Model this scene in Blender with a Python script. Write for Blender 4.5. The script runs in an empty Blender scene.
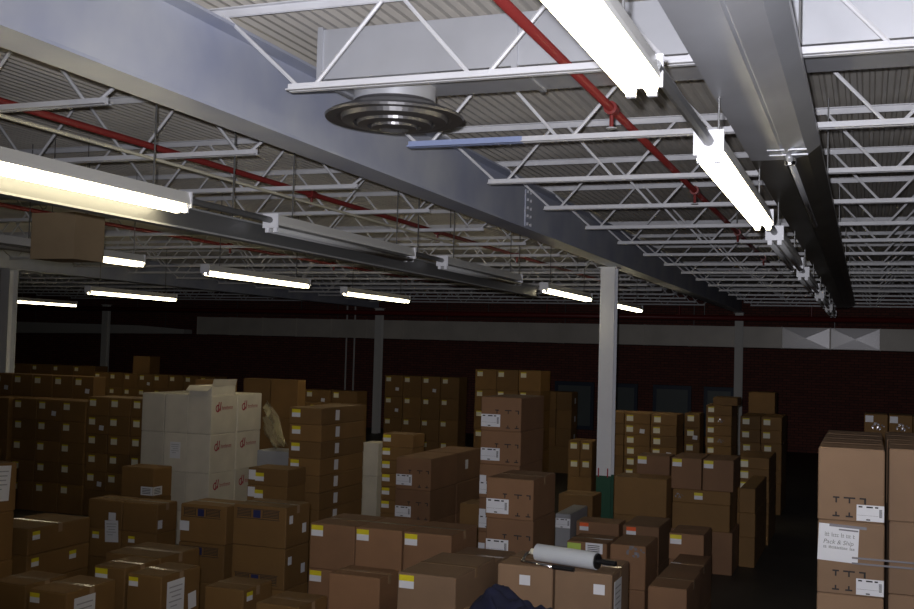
import bpy, bmesh, math, random
from mathutils import Vector, Matrix
random.seed(7)
SC = bpy.context.scene
COL = SC.collection
R = math.radians

# ------------------------------------------------------------------ camera
EYE = 2.6
YAW, PITCH, ROLL, FPX = 0.36717, 0.041566, 0.027593, 1069.6
cam_data = bpy.data.cameras.new('camera')
cam_data.sensor_fit = 'HORIZONTAL'; cam_data.sensor_width = 36.0
cam_data.lens = FPX / 914.0 * 36.0
cam_data.clip_start = 0.05; cam_data.clip_end = 200
cam = bpy.data.objects.new('camera', cam_data); COL.objects.link(cam)
fwd = Vector((-math.sin(YAW)*math.cos(PITCH), math.cos(YAW)*math.cos(PITCH), math.sin(PITCH)))
rt = Vector((math.cos(YAW), math.sin(YAW), 0)); up = rt.cross(fwd)
c_, s_ = math.cos(ROLL), math.sin(ROLL)
r2 = rt*c_ + up*s_; u2 = up*c_ - rt*s_
m = Matrix((r2, u2, -fwd)).transposed().to_4x4(); m.translation = Vector((0, 0, EYE))
cam.matrix_world = m
SC.camera = cam

# ------------------------------------------------------------------ exposure, world, the camera's flash
SC.view_settings.view_transform = 'Standard'; SC.view_settings.look = 'None'
SC.view_settings.exposure = 0.0; SC.view_settings.gamma = 1.0
SC.view_settings.use_curve_mapping = False
W = bpy.data.worlds.new('world'); SC.world = W; W.use_nodes = True
W.node_tree.nodes['Background'].inputs[0].default_value = (0.02, 0.02, 0.022, 1)
W.node_tree.nodes['Background'].inputs[1].default_value = 1.0
fl = bpy.data.lights.new('camera_flash', 'SPOT')
FLASH_W = 1250.0; TUBE = 11
fl.energy = FLASH_W; fl.color = (0.93, 0.93, 1.0); fl.spot_size = R(96); fl.spot_blend = 1.0; fl.shadow_soft_size = 0.02
flo = bpy.data.objects.new('camera_flash', fl); COL.objects.link(flo)
flo.location = (-0.05, 0.0, EYE + 0.07)
fd = Vector((-0.14, 1.0, 0.22)); flo.rotation_euler = fd.to_track_quat('-Z', 'Y').to_euler()

# ------------------------------------------------------------------ materials
def mat(name, col, rough=0.6, metal=0.0, noise=0.0, nscale=6.0, emit=None, estr=0.0, alpha=1.0, spec=0.5, col2=None, coat=0.0):
    mt = bpy.data.materials.new(name); mt.use_nodes = True
    nt = mt.node_tree; b = nt.nodes['Principled BSDF']
    b.inputs['Base Color'].default_value = (*col, 1); b.inputs['Roughness'].default_value = rough
    b.inputs['Metallic'].default_value = metal; b.inputs['Specular IOR Level'].default_value = spec
    if coat: b.inputs['Coat Weight'].default_value = coat; b.inputs['Coat Roughness'].default_value = 0.08
    if emit: b.inputs['Emission Color'].default_value = (*emit, 1); b.inputs['Emission Strength'].default_value = estr
    if alpha < 1: b.inputs['Alpha'].default_value = alpha
    if noise > 0:
        tc = nt.nodes.new('ShaderNodeTexCoord'); n = nt.nodes.new('ShaderNodeTexNoise')
        n.inputs['Scale'].default_value = nscale; n.inputs['Detail'].default_value = 4
        rmp = nt.nodes.new('ShaderNodeMapRange')
        rmp.inputs['From Min'].default_value = 0.3; rmp.inputs['From Max'].default_value = 0.7
        mx = nt.nodes.new('ShaderNodeMix'); mx.data_type = 'RGBA'
        c2 = col2 or tuple(c*(1-noise) for c in col)
        mx.inputs['A'].default_value = (*col, 1); mx.inputs['B'].default_value = (*c2, 1)
        nt.links.new(tc.outputs['Object'], n.inputs['Vector']); nt.links.new(n.outputs['Fac'], rmp.inputs['Value'])
        nt.links.new(rmp.outputs['Result'], mx.inputs['Factor']); nt.links.new(mx.outputs['Result'], b.inputs['Base Color'])
    return mt

def cardboard(name, col, rough=0.75):
    mt = mat(name, col, rough, noise=0.16, nscale=3.0)
    nt = mt.node_tree; b = nt.nodes['Principled BSDF']
    oi = nt.nodes.new('ShaderNodeObjectInfo'); hs = nt.nodes.new('ShaderNodeHueSaturation')
    mr = nt.nodes.new('ShaderNodeMapRange'); mr.inputs['To Min'].default_value = 0.84; mr.inputs['To Max'].default_value = 1.12
    src = b.inputs['Base Color'].links[0].from_socket
    nt.links.new(oi.outputs['Random'], mr.inputs['Value']); nt.links.new(mr.outputs['Result'], hs.inputs['Value'])
    nt.links.new(src, hs.inputs['Color']); nt.links.new(hs.outputs['Color'], b.inputs['Base Color'])
    return mt

M = {
 'kraft': cardboard('kraft_cardboard', (0.215, 0.112, 0.032)),
 'pink': cardboard('reddish_cardboard', (0.235, 0.120, 0.058)),
 'tan': cardboard('tan_cardboard', (0.262, 0.160, 0.093)),
 'pale_kraft': cardboard('pale_kraft_cardboard', (0.40, 0.29, 0.17)),
 'lip_grey': mat('grey_channel_lip', (0.30, 0.30, 0.30), 0.5),
 'white_card': cardboard('white_cardboard', (0.64, 0.59, 0.50)),
 'grey_card': cardboard('grey_cardboard', (0.36, 0.36, 0.38)),
 'edge': mat('box_seam', (0.07, 0.035, 0.015), 0.9),
 'print': mat('black_print', (0.02, 0.018, 0.02), 0.8),
 'faint': mat('faint_print', (0.36, 0.36, 0.39), 0.7),
 'blue_print': mat('navy_print', (0.015, 0.02, 0.09), 0.7),
 'red_print': mat('red_print', (0.35, 0.02, 0.04), 0.7),
 'paper': mat('white_paper', (0.72, 0.72, 0.76), 0.5),
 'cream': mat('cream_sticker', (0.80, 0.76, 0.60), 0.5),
 'yellow': mat('yellow_band', (0.72, 0.60, 0.02), 0.5),
 'orange': mat('orange_band', (0.85, 0.12, 0.02), 0.5),
 'green': mat('green_sticker', (0.45, 0.60, 0.10), 0.5),
 'tape': mat('clear_packing_tape', (0.33, 0.22, 0.13), 0.12, spec=0.8),
 'shiny': mat('clear_film', (0.50, 0.48, 0.52), 0.16, metal=0.6, spec=1.0),
 'white_paint': mat('white_painted_steel', (0.50, 0.50, 0.53), 0.45, noise=0.1, nscale=3),
 'joist': mat('joist_paint', (0.72, 0.72, 0.75), 0.4, noise=0.15, nscale=4),
 'column': mat('column_paint', (0.80, 0.81, 0.86), 0.5, noise=0.06, nscale=2),
 'far_column': mat('dull_column_paint', (0.82, 0.81, 0.78), 0.6),
 'col_green': mat('green_paint', (0.006, 0.075, 0.035), 0.5),
 'chord_blue': mat('bluish_chord', (0.30, 0.36, 0.58), 0.4),  # bluish tone on one end of a joist's bottom chord
 'girder': mat('girder_paint', (0.58, 0.60, 0.66), 0.45, noise=0.22, nscale=1.6, col2=(0.40, 0.43, 0.56)),
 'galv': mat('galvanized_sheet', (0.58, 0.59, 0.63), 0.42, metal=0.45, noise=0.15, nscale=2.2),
 'galv_dark': mat('dark_sheet', (0.17, 0.16, 0.14), 0.45, metal=0.7, noise=0.3, nscale=2.0),  # darker metal for the far section of the heater hood
 'duct': mat('dull_duct_sheet', (0.74, 0.69, 0.62), 0.42, metal=0.05, noise=0.15, nscale=1.5),
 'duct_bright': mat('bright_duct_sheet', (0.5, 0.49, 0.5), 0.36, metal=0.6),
 'diffuser': mat('diffuser_sheet', (0.16, 0.155, 0.16), 0.35, metal=0.7),
 'pipe_red': mat('red_pipe', (0.19, 0.022, 0.02), 0.4),
 'conduit': mat('grey_conduit', (0.18, 0.18, 0.18), 0.4, metal=0.5),
 'chrome': mat('chrome_rod', (0.75, 0.75, 0.78), 0.15, metal=1.0),
 'black': mat('black_plastic', (0.012, 0.012, 0.014), 0.35),
 'film': mat('stretch_film_roll', (0.62, 0.65, 0.70), 0.25, spec=0.8),
 'navy': mat('navy_fabric', (0.006, 0.008, 0.035), 0.9, noise=0.4, nscale=14),
 'housing': mat('fixture_enamel', (0.66, 0.65, 0.62), 0.35),
 'tube_off': mat('unlit_tube_glass', (0.42, 0.42, 0.42), 0.25),
 'tube_on': mat('lit_tube', (0.9, 0.9, 0.85), 0.4, emit=(1.0, 0.88, 0.58), estr=TUBE),
 'plate': mat('end_plate', (0.80, 0.80, 0.84), 0.4),
 'floor': mat('stained_concrete', (0.060, 0.055, 0.050), 0.55, noise=0.4, nscale=1.2),
 'wall_paint': mat('dark_wall_paint', (0.07, 0.055, 0.045), 0.8, noise=0.2, nscale=1.0),
 'glass_pane': mat('painted_pane', (0.14, 0.165, 0.17), 0.25),
 'blue_frame': mat('dark_blue_frame', (0.02, 0.035, 0.07), 0.5),
 'wood': mat('raw_wood', (0.28, 0.19, 0.10), 0.8, noise=0.3, nscale=5),
}
# corrugated deck: grey paint with faint stains
M['deck'] = mat('deck_paint', (0.72, 0.68, 0.62), 0.5, noise=0.28, nscale=0.9)
# plastic wrap: partly see-through film
def film_material():
    mt = bpy.data.materials.new('loose_plastic_film'); mt.use_nodes = True; nt = mt.node_tree
    b = nt.nodes['Principled BSDF']; out = nt.nodes['Material Output']
    b.inputs['Base Color'].default_value = (0.62, 0.56, 0.36, 1); b.inputs['Roughness'].default_value = 0.2
    t = nt.nodes.new('ShaderNodeBsdfTransparent'); mx = nt.nodes.new('ShaderNodeMixShader'); mx.inputs[0].default_value = 0.55
    nt.links.new(t.outputs[0], mx.inputs[1]); nt.links.new(b.outputs[0], mx.inputs[2]); nt.links.new(mx.outputs[0], out.inputs[0])
    return mt
M['wrap'] = film_material()
def brick_material():
    mt = bpy.data.materials.new('dark_red_brick'); mt.use_nodes = True; nt = mt.node_tree
    b = nt.nodes['Principled BSDF']; b.inputs['Roughness'].default_value = 0.85
    tc = nt.nodes.new('ShaderNodeTexCoord'); mp = nt.nodes.new('ShaderNodeMapping'); mp.inputs['Rotation'].default_value = (R(90), 0, 0)
    br = nt.nodes.new('ShaderNodeTexBrick'); br.inputs['Scale'].default_value = 1.0
    br.inputs['Brick Width'].default_value = 0.22; br.inputs['Row Height'].default_value = 0.075; br.inputs['Mortar Size'].default_value = 0.008
    br.inputs['Color1'].default_value = (0.20, 0.060, 0.045, 1); br.inputs['Color2'].default_value = (0.14, 0.045, 0.036, 1)
    br.inputs['Mortar'].default_value = (0.045, 0.03, 0.026, 1)
    nt.links.new(tc.outputs['Object'], mp.inputs['Vector']); nt.links.new(mp.outputs['Vector'], br.inputs['Vector'])
    nt.links.new(br.outputs['Color'], b.inputs['Base Color'])
    return mt
M['brick'] = brick_material()

# ------------------------------------------------------------------ mesh helpers
class MB:
    def __init__(s): s.v = []; s.f = []; s.mi = []; s.mats = []
    def mid(s, m):
        if m not in s.mats: s.mats.append(m)
        return s.mats.index(m)
    def face(s, pts, m):
        b = len(s.v); s.v += [tuple(p) for p in pts]; s.f.append(tuple(range(b, b+len(pts)))); s.mi.append(s.mid(m))
    def box(s, x0, x1, y0, y1, z0, z1, m, top=None):
        b = len(s.v)
        s.v += [(x0,y0,z0),(x1,y0,z0),(x1,y1,z0),(x0,y1,z0),(x0,y0,z1),(x1,y0,z1),(x1,y1,z1),(x0,y1,z1)]
        for i, q in enumerate(((3,2,1,0),(4,5,6,7),(0,1,5,4),(1,2,6,5),(2,3,7,6),(3,0,4,7))):
            s.f.append(tuple(b+k for k in q)); s.mi.append(s.mid(top if (top and i == 1) else m))
        return s
    def tube(s, pts, r, m, n=8, caps=True):
        pts = [Vector(p) for p in pts]; rings = []
        for i, p in enumerate(pts):
            d = (pts[min(i+1, len(pts)-1)] - pts[max(i-1, 0)]).normalized()
            a = d.cross(Vector((0, 0, 1)))
            if a.length < 1e-3: a = d.cross(Vector((0, 1, 0)))
            a.normalize(); bb = d.cross(a)
            rr = r[i] if isinstance(r, (list, tuple)) else r
            b = len(s.v); rings.append(b)
            for k in range(n):
                t = 2*math.pi*k/n; s.v.append(tuple(p + a*math.cos(t)*rr + bb*math.sin(t)*rr))
        mi = s.mid(m)
        for i in range(len(rings)-1):
            for k in range(n):
                s.f.append((rings[i]+k, rings[i]+(k+1) % n, rings[i+1]+(k+1) % n, rings[i+1]+k)); s.mi.append(mi)
        if caps:
            s.f.append(tuple(reversed([rings[0]+k for k in range(n)]))); s.mi.append(mi)
            s.f.append(tuple(rings[-1]+k for k in range(n))); s.mi.append(mi)
        return s
    def lathe(s, prof, m, n=40, c=(0, 0, 0)):
        b0 = len(s.v)
        for r, z in prof:
            for k in range(n):
                t = 2*math.pi*k/n; s.v.append((c[0]+r*math.cos(t), c[1]+r*math.sin(t), c[2]+z))
        mi = s.mid(m)
        for i in range(len(prof)-1):
            for k in range(n):
                a = b0+i*n; s.f.append((a+k, a+(k+1) % n, a+n+(k+1) % n, a+n+k)); s.mi.append(mi)
        return s
    def extrude(s, prof, axis, a0, a1, m, closed=True, caps=True):
        """prof: list of (u, z); axis 'x' or 'y': the other horizontal axis is u"""
        b = len(s.v); n = len(prof)
        for a in (a0, a1):
            for u, z in prof: s.v.append((a, u, z) if axis == 'x' else (u, a, z))
        mi = s.mid(m)
        for k in range(n if closed else n-1):
            s.f.append((b+k, b+(k+1) % n, b+n+(k+1) % n, b+n+k)); s.mi.append(mi)
        if closed and caps:
            s.f.append(tuple(b+k for k in range(n))); s.mi.append(mi)
            s.f.append(tuple(reversed([b+n+k for k in range(n)]))); s.mi.append(mi)
        return s
    def mesh(s, name, smooth=False):
        me = bpy.data.meshes.new(name); me.from_pydata(s.v, [], s.f)
        for m in s.mats: me.materials.append(m)
        me.polygons.foreach_set('material_index', s.mi)
        bm = bmesh.new(); bm.from_mesh(me); bmesh.ops.recalc_face_normals(bm, faces=bm.faces); bm.to_mesh(me); bm.free()
        if smooth: me.polygons.foreach_set('use_smooth', [True]*len(me.polygons))
        me.update(); return me
    def build(s, name, parent=None, loc=(0, 0, 0), smooth=False):
        return link(name, s.mesh(name, smooth), parent, loc)

def link(name, me, parent=None, loc=(0, 0, 0)):
    o = bpy.data.objects.new(name, me); COL.objects.link(o); o.location = loc
    if parent: o.parent = parent
    return o
def empty(name, loc=(0, 0, 0)):
    o = bpy.data.objects.new(name, None); COL.objects.link(o); o.location = loc; o.empty_display_size = 0.1
    return o
def tag(o, label, cat, group=None):
    o['label'] = label; o['category'] = cat
    if group: o['group'] = group
    return o
def struct(o): o['kind'] = 'structure'; return o
ORD = ['first','second','third','fourth','fifth','sixth','seventh','eighth','ninth','tenth','eleventh','twelfth','thirteenth',
       'fourteenth','fifteenth','sixteenth','seventeenth','eighteenth','nineteenth','twentieth']

Z = lambda h: h + EYE         # height above the eye -> height above the floor
DECK = Z(1.76)
XL, XR, YF, YB = -36.0, 9.0, -4.0, 31.2

# ------------------------------------------------------------------ shell
struct(MB().box(XL, XR, YF, YB, -0.15, 0, M['floor']).build('floor'))
def deck():
    mb = MB(); x = XL; p = 0.075; prof = []
    while x < XR:
        prof += [(x, DECK), (x+0.022, DECK), (x+0.032, DECK+0.03), (x+0.065, DECK+0.03)]; x += p
    prof.append((XR, DECK))
    top = [(XR, DECK+0.12), (XL, DECK+0.12)]
    mb.extrude(prof+top, 'y', YF, YB, M['deck'], caps=False)
    return mb.build('ceiling')
struct(deck())
struct(MB().box(XL, XR, YB, YB+0.25, 0, DECK+0.1, M['brick']).build('wall_back'))
struct(MB().box(XL-0.2, XL, YF, YB, 0, DECK+0.1, M['wall_paint']).build('wall_left'))
struct(MB().box(XR, XR+0.2, YF, YB, 0, DECK+0.1, M['wall_paint']).build('wall_right'))
struct(MB().box(XL, XR, YF-0.2, YF, 0, DECK+0.1, M['wall_paint']).build('wall_front'))
for i, (x0, x1) in enumerate(((-8.75, -7.55), (-7.05, -6.25), (-5.8, -4.7), (-4.35, -3.5))):
    y = YB
    w = struct(MB().box(x0+0.09, x1-0.09, y-0.05, y-0.01, 0.42, 1.62, M['glass_pane']).build('window_%d' % (i+1)))
    fr = MB()
    fr.box(x0, x0+0.1, y-0.09, y-0.005, 0.32, 1.72, M['blue_frame']); fr.box(x1-0.1, x1, y-0.09, y-0.005, 0.32, 1.72, M['blue_frame'])
    fr.box(x0+0.1, x1-0.1, y-0.09, y-0.005, 1.61, 1.72, M['blue_frame']); fr.box(x0+0.1, x1-0.1, y-0.09, y-0.005, 0.32, 0.43, M['blue_frame'])
    fr.build('window_frame', w)

# ------------------------------------------------------------------ girders on columns
GZ0, GZ1 = Z(1.17), Z(1.639)     # bottom and top of the girders
def girder(xc, y0, y1, label, splice=None):
    g = empty('girder', (xc, y0, GZ0)); L = y1-y0; h = GZ1-GZ0
    tag(g, label, 'girder', 'steel girders')
    MB().box(-0.009, 0.009, 0, L, 0.016, h-0.016, M['girder']).build('web', g)
    MB().box(-0.115, 0.115, 0, L, 0, 0.016, M['girder']).build('bottom_flange', g)
    MB().box(-0.115, 0.115, 0, L, h-0.016, h, M['girder']).build('top_flange', g)
    if splice:
        s = MB(); s.box(0.009, 0.02, splice-y0-0.1, splice-y0+0.1, 0.05, h-0.05, M['girder'])
        sp = s.build('splice_plate', g)
        for k in range(5):
            for d in (-0.05, 0.05): MB().box(0.02, 0.04, splice-y0+d-0.014, splice-y0+d+0.014, 0.08+k*0.08-0.014, 0.08+k*0.08+0.014, M['white_paint']).build('bolt', sp)
    return g
G1, G2, G3 = -3.17, -13.9, -24.5
girder(G1, -1.5, 29.5, 'big grey steel girder running back over the green-footed white column', 10.1)
girder(G2, -1.5, 29.5, 'grey steel girder resting on the white column behind the far-left cartons')
def column(x, y, label, green=False, material='column', h=GZ0):
    c = empty('support_column', (x, y, 0)); c['kind'] = 'thing'
    tag(c, label, 'column', 'steel columns')
    b = MB(); z0 = 0.0
    if green:
        g = MB(); hs(g, 0, 0.95, M['col_green']); g.build('painted_foot', c); z0 = 0.95
    hs(b, z0, h-0.014, M[material]); b.build('shaft', c)
    MB().box(-0.13, 0.13, -0.13, 0.13, h-0.014, h, M[material]).build('cap_plate', c)
    if green:
        for x in (-0.07, 0.055): MB().box(x-0.008, x+0.008, -0.103, -0.1, z0-0.02, z0+0.1, M['red_print']).build('red_mark', c)
    return c
def hs(mb, z0, z1, m):
    a, t = 0.1, 0.012   # wide-flange section, flange towards the aisle
    mb.box(-a, a, -a, -a+t, z0, z1, m); mb.box(-a, a, a-t, a, z0, z1, m); mb.box(-t/2, t/2, -a+t, a-t, z0, z1, m)
column(-3.3, 14.35, 'white steel column with dark green painted foot among the cartons', True)
column(G2, 14.5, 'white steel column rising behind the wall of cartons, under the second girder')
column(-3.21, 29.4, 'thin pale column before the brick wall and windows', material='far_column')
column(-13.81, 29.4, 'thin pale column before the brick wall, beside two vertical conduits', material='far_column')
column(-23.95, 29.4, 'thin pale column by the brick wall, behind the far-left cartons', material='far_column')

# ------------------------------------------------------------------ bar joists
JB, JT = Z(1.27), Z(1.715)       # chord heights
def joist_meshes(length, e0, e1, tag_):
    """length of top chord; e0/e1 bottom chord insets. local x from 0"""
    t = MB(); h = JT-JB
    for s in (-1, 1):            # two angles back to back
        t.box(0, length, s*0.006 if s > 0 else -0.036, 0.036 if s > 0 else -0.006, h, h+0.006, M['joist'])
        t.box(0, length, s*0.006 if s > 0 else -0.010, 0.010 if s > 0 else -0.006, h-0.036, h, M['joist'])
    for x in (0, length-0.12): t.box(x, x+0.12, -0.03, 0.03, h-0.075, h-0.036, M['joist'])
    top = t.mesh('top_chord')
    b = MB()
    for s in (-1, 1):
        b.box(e0, length-e1, s*0.006 if s > 0 else -0.036, 0.036 if s > 0 else -0.006, 0, 0.006, M['joist'])
        b.box(e0, length-e1, s*0.006 if s > 0 else -0.010, 0.010 if s > 0 else -0.006, 0.006, 0.036, M['joist'])
    bot = b.mesh('bottom_chord')
    n = max(4, round((length-e0-e1-0.2)/0.92)); span = (length-e0-e1-0.2)/n
    pts = [(0.1, 0, h-0.02)]
    for k in range(n):
        x = e0+0.1+k*span
        pts += [(x-0.045, 0, 0.02), (x+0.045, 0, 0.02), (x+span/2-0.05, 0, h-0.02), (x+span/2+0.05, 0, h-0.02)]
    x = length-e1-0.1
    pts += [(x-0.045, 0, 0.02), (x+0.045, 0, 0.02), (length-0.1, 0, h-0.02)]
    w = MB().tube(pts, 0.011, M['joist'], n=6)
    return top, bot, w.mesh('web_bar')
BAYS = [(G1-0.06, XR-0.02, 0.5, 0.5, 'bay right of the big girder'), (G2+0.06, G1+0.06-0.12, 0.62, 0.62, 'bay left of the big girder'),
        (-24.4, G2-0.06, 0.62, 0.62, 'bay beyond the second girder')]
JY0, JDY = 4.66, 1.52
for bi, (x0, x1, e0, e1, desc) in enumerate(BAYS):
    ms = joist_meshes(x1-x0, e0, e1, bi)
    n = 0
    for k in range(-1, 16):
        y = JY0 + k*JDY
        j = empty('bar_joist', (x0, y, JB))
        tag(j, '%s open-web steel bar joist from the camera, %s' % (ORD[n], desc), 'joist', 'bar joists, ' + desc)
        for nm, me in zip(('top_chord', 'bottom_chord', 'web_bar'), ms): link(nm, me, j)
        n += 1
        if bi == 0 and k == 1:
            bl = MB()
            for s in (-1, 1): bl.box(e0-0.004, e0+0.75, 0.004 if s > 0 else -0.0375, 0.0375 if s > 0 else -0.004, -0.0015, 0.0075, M['chord_blue'])
            bl.box(e0-0.004, e0+0.75, -0.0115, 0.0115, 0.0075, 0.0375, M['chord_blue']); bl.build('blue_chord_end', j)

# ------------------------------------------------------------------ ducts and diffuser
def xduct():
    x0, x1, y0, y1, z0, z1 = -2.73, 6.5, 4.95, 5.45, Z(1.40), Z(1.665)
    d = empty('supply_duct', (x0, y0, z0)); tag(d, 'rectangular galvanized air duct crossing between the nearest bar joists', 'duct')
    MB().box(0, x1-x0, 0, y1-y0, 0, z1-z0, M['galv']).build('duct_casing', d)
    for x in (0.0, 1.08, 2.3, 3.5, 4.7, 5.9): MB().box(x, x+0.03, -0.012, y1-y0+0.012, -0.012, z1-z0+0.012, M['galv']).build('seam_collar', d)
    for x in (1.6, 3.8, 6.2): MB().tube([(x, 0.25, z1-z0), (x, 0.25, DECK-z0+0.01)], 0.006, M['conduit'], 6).build('hanger', d)
xduct()
def diffuser():
    x, y, zt = -2.40, 5.22, Z(1.40)
    d = empty('ceiling_diffuser', (x, y, zt)); tag(d, 'large round stepped metal air diffuser under the cross duct', 'diffuser')
    MB().lathe([(0.25, 0.0), (0.25, -0.10)], M['galv'], 40).build('neck', d, smooth=True)
    p = [(0.25, -0.08), (0.27, -0.10), (0.40, -0.145), (0.425, -0.16), (0.42, -0.172), (0.35, -0.168), (0.33, -0.16), (0.32, -0.185), (0.25, -0.195), (0.24, -0.185)]
    MB().lathe(p, M['diffuser'], 56).build('outer_cone', d, smooth=False)
    p = [(0.235, -0.17), (0.225, -0.205), (0.165, -0.213), (0.155, -0.19)]
    MB().lathe(p, M['diffuser'], 48).build('middle_cone', d)
    p = [(0.15, -0.18), (0.14, -0.222), (0.09, -0.228), (0.075, -0.21), (0.0, -0.215)]
    MB().lathe(p, M['diffuser'], 40).build('inner_cone', d)
    MB().lathe([(0.25, -0.05), (0.235, -0.09), (0.15, -0.12), (0.0, -0.13)], M['diffuser'], 40).build('baffle', d)
    for ch in d.children: ch.scale = (0.885, 0.885, 1.0)
diffuser()
def heater():
    z0 = Z(1.10)
    h = empty('radiant_heater', (-0.42, 1.0, z0)); tag(h, 'long folded sheet-metal heater hood hung under joists, right of the light row', 'heater')
    t = 0.006
    def hood(y0, y1, m, name):
        mb = MB()
        prof = [(-0.20, 0.06), (-0.20, 0.0), (-0.022, 0.0), (-0.012, 0.012), (-0.006, 0.012), (0.0, -0.008), (0.05, 0.008), (0.10, 0.022), (0.165, 0.075), (0.165, 0.11),
                (0.165-t, 0.11), (0.165-t, 0.08), (0.10, 0.022+2*t), (0.05, 0.012+2*t), (0, 0.02), (-0.022, 0.02), (-0.20+t, t), (-0.20+t, 0.06)]
        mb.extrude(prof, 'y', y0, y1, m); return mb.build(name, h)
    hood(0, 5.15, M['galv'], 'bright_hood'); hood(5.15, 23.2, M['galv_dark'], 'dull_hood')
    MB().tube([(0.015, 4.95, -0.022), (0.015, 8.1, -0.022)], 0.018, M['galv'], 10).build('burner_tube', h, smooth=True)
    for y in (4.85, 5.0): MB().box(-0.09, 0.11, y, y+0.02, -0.004, 0.004, M['galv']).build('wire_clip', h)
    MB().lathe([(0.03, -0.02), (0.034, 0), (0.03, 0.02), (0.0, 0.02)], M['chrome'], 14, (0.015, 5.05, -0.03)).build('coupling', h)
    for y in (0.5, 3.4, 6.6, 9.8, 13.0, 16.2, 19.4, 22.8):
        for x in (-0.19, 0.155): MB().tube([(x, y, 0.08), (x, y, DECK-z0+0.01)], 0.005, M['conduit'], 6).build('hanger', h)
heater()
def far_duct():
    x0, x1, y0, y1, z0, z1 = -20.55, 8.9, 29.72, 30.3, 2.86, 3.42
    d = empty('main_duct', (x0, y0, z0)); tag(d, 'long pale rectangular duct with cross-creased panels along the brick wall', 'duct')
    MB().box(0, x1-x0, 0.03, y1-y0, 0, z1-z0, M['duct']).build('duct_casing', d)
    n = 24; w = (x1-x0)/n; h = z1-z0
    for k in range(n):
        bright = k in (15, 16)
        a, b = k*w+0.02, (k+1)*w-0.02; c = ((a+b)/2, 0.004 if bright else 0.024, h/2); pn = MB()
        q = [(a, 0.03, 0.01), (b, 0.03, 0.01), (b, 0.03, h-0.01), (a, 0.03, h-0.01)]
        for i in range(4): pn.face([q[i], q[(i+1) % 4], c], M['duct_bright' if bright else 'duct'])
        pn.build('creased_panel', d)
    for k in range(n+1): MB().box(k*w-0.012, k*w+0.012, 0.008, y1-y0+0.01, -0.01, h+0.01, M['duct']).build('seam_collar', d)
    for k in range(1, n, 3): MB().tube([(k*w+0.1, 0.3, h), (k*w+0.1, 0.3, DECK-z0+0.01)], 0.012, M['conduit'], 6).build('hanger', d)
    e = empty('end_duct', (-28.5, 29.8, 2.8)); tag(e, 'pale tapering duct end by the far left column', 'duct')
    MB().extrude([(0, -0.06), (7.4, 0.06), (7.4, 0.2), (5.6, 0.3), (0, 0.34)], 'y', 0, 0.45, M['housing']).build('tapered_casing', e)
    for x in (1.0, 4.0, 6.5): MB().tube([(x, 0.2, 0.2), (x, 0.2, DECK-2.8+0.01)], 0.012, M['conduit'], 6).build('hanger', e)
far_duct()

# ------------------------------------------------------------------ pipes
def pipe_run(x, y0, y1, label, heads=()):
    z = Z(1.345); p = empty('sprinkler_pipe', (x, y0, z)); tag(p, label, 'pipe', 'red sprinkler pipes')
    MB().tube([(0, 0, 0), (0, y1-y0, 0)], 0.023, M['pipe_red'], 10).build('pipe', p, smooth=True)
    for y in heads: MB().tube([(0, y-y0-0.04, 0), (0, y-y0+0.04, 0)], 0.038, M['pipe_red'], 10).build('fitting', p)
    for y in heads:
        hd = MB(); hd.tube([(0, y-y0, -0.02), (0, y-y0, -0.10)], 0.012, M['pipe_red'], 8)
        hd.lathe([(0.0, -0.10), (0.03, -0.105), (0.03, -0.11), (0.0, -0.112)], M['white_paint'], 12, (0, y-y0, 0)); hd.build('sprinkler_head', p)
    r = MB(); r.tube([(0, y1-y0, 0.028), (0, y1-y0, -0.29)], 0.03, M['pipe_red'], 10); r.build('riser', p)
    for k in range(0, int(y1-y0), 6):
        if k != 6: MB().tube([(0, k+0.8, 0.02), (0, k+0.8, DECK-z+0.01)], 0.006, M['conduit'], 6).build('hanger', p)
pipe_run(-1.33, -1, 28.5, 'red sprinkler pipe passing through joists beside the nearest lit fixture', (5.75, 8.8, 11.9, 15))
pipe_run(-4.65, -1, 28.5, 'red sprinkler pipe seen left of the big girder', (8.4, 11.4, 14.4))
pipe_run(-8.29, -1, 28.5, 'red sprinkler pipe further left, above the hanging carton', (12.7, 15.8, 18.8))
pipe_run(2.0, -1, 28.5, 'red sprinkler pipe above the right stack, beyond the heater hood', (8.4,))
mp = empty('sprinkler_main', (-30, 28.5, Z(1.0))); tag(mp, 'thick red sprinkler main crossing above the long far duct', 'pipe')
MB().tube([(0, 0, 0), (38.8, 0, 0)], 0.07, M['pipe_red'], 12).build('pipe', mp, smooth=True)
for x in (2, 8, 14, 20, 26.0, 32, 37): MB().tube([(x, 0, 0.05), (x, 0, DECK-Z(1.0)+0.01)], 0.012, M['conduit'], 6).build('hanger', mp)
for x, lab in ((-15.80, 'thin vertical conduit on the brick wall, left one of a pair'), (-15.51, 'thin vertical conduit on the brick wall, nearer the pale column')):
    tag(MB().tube([(x, YB-0.03, 0.0), (x, YB-0.03, DECK)], 0.028, M['far_column'], 8).build('wall_conduit'), lab, 'conduit', 'vertical wall conduits')

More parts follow.
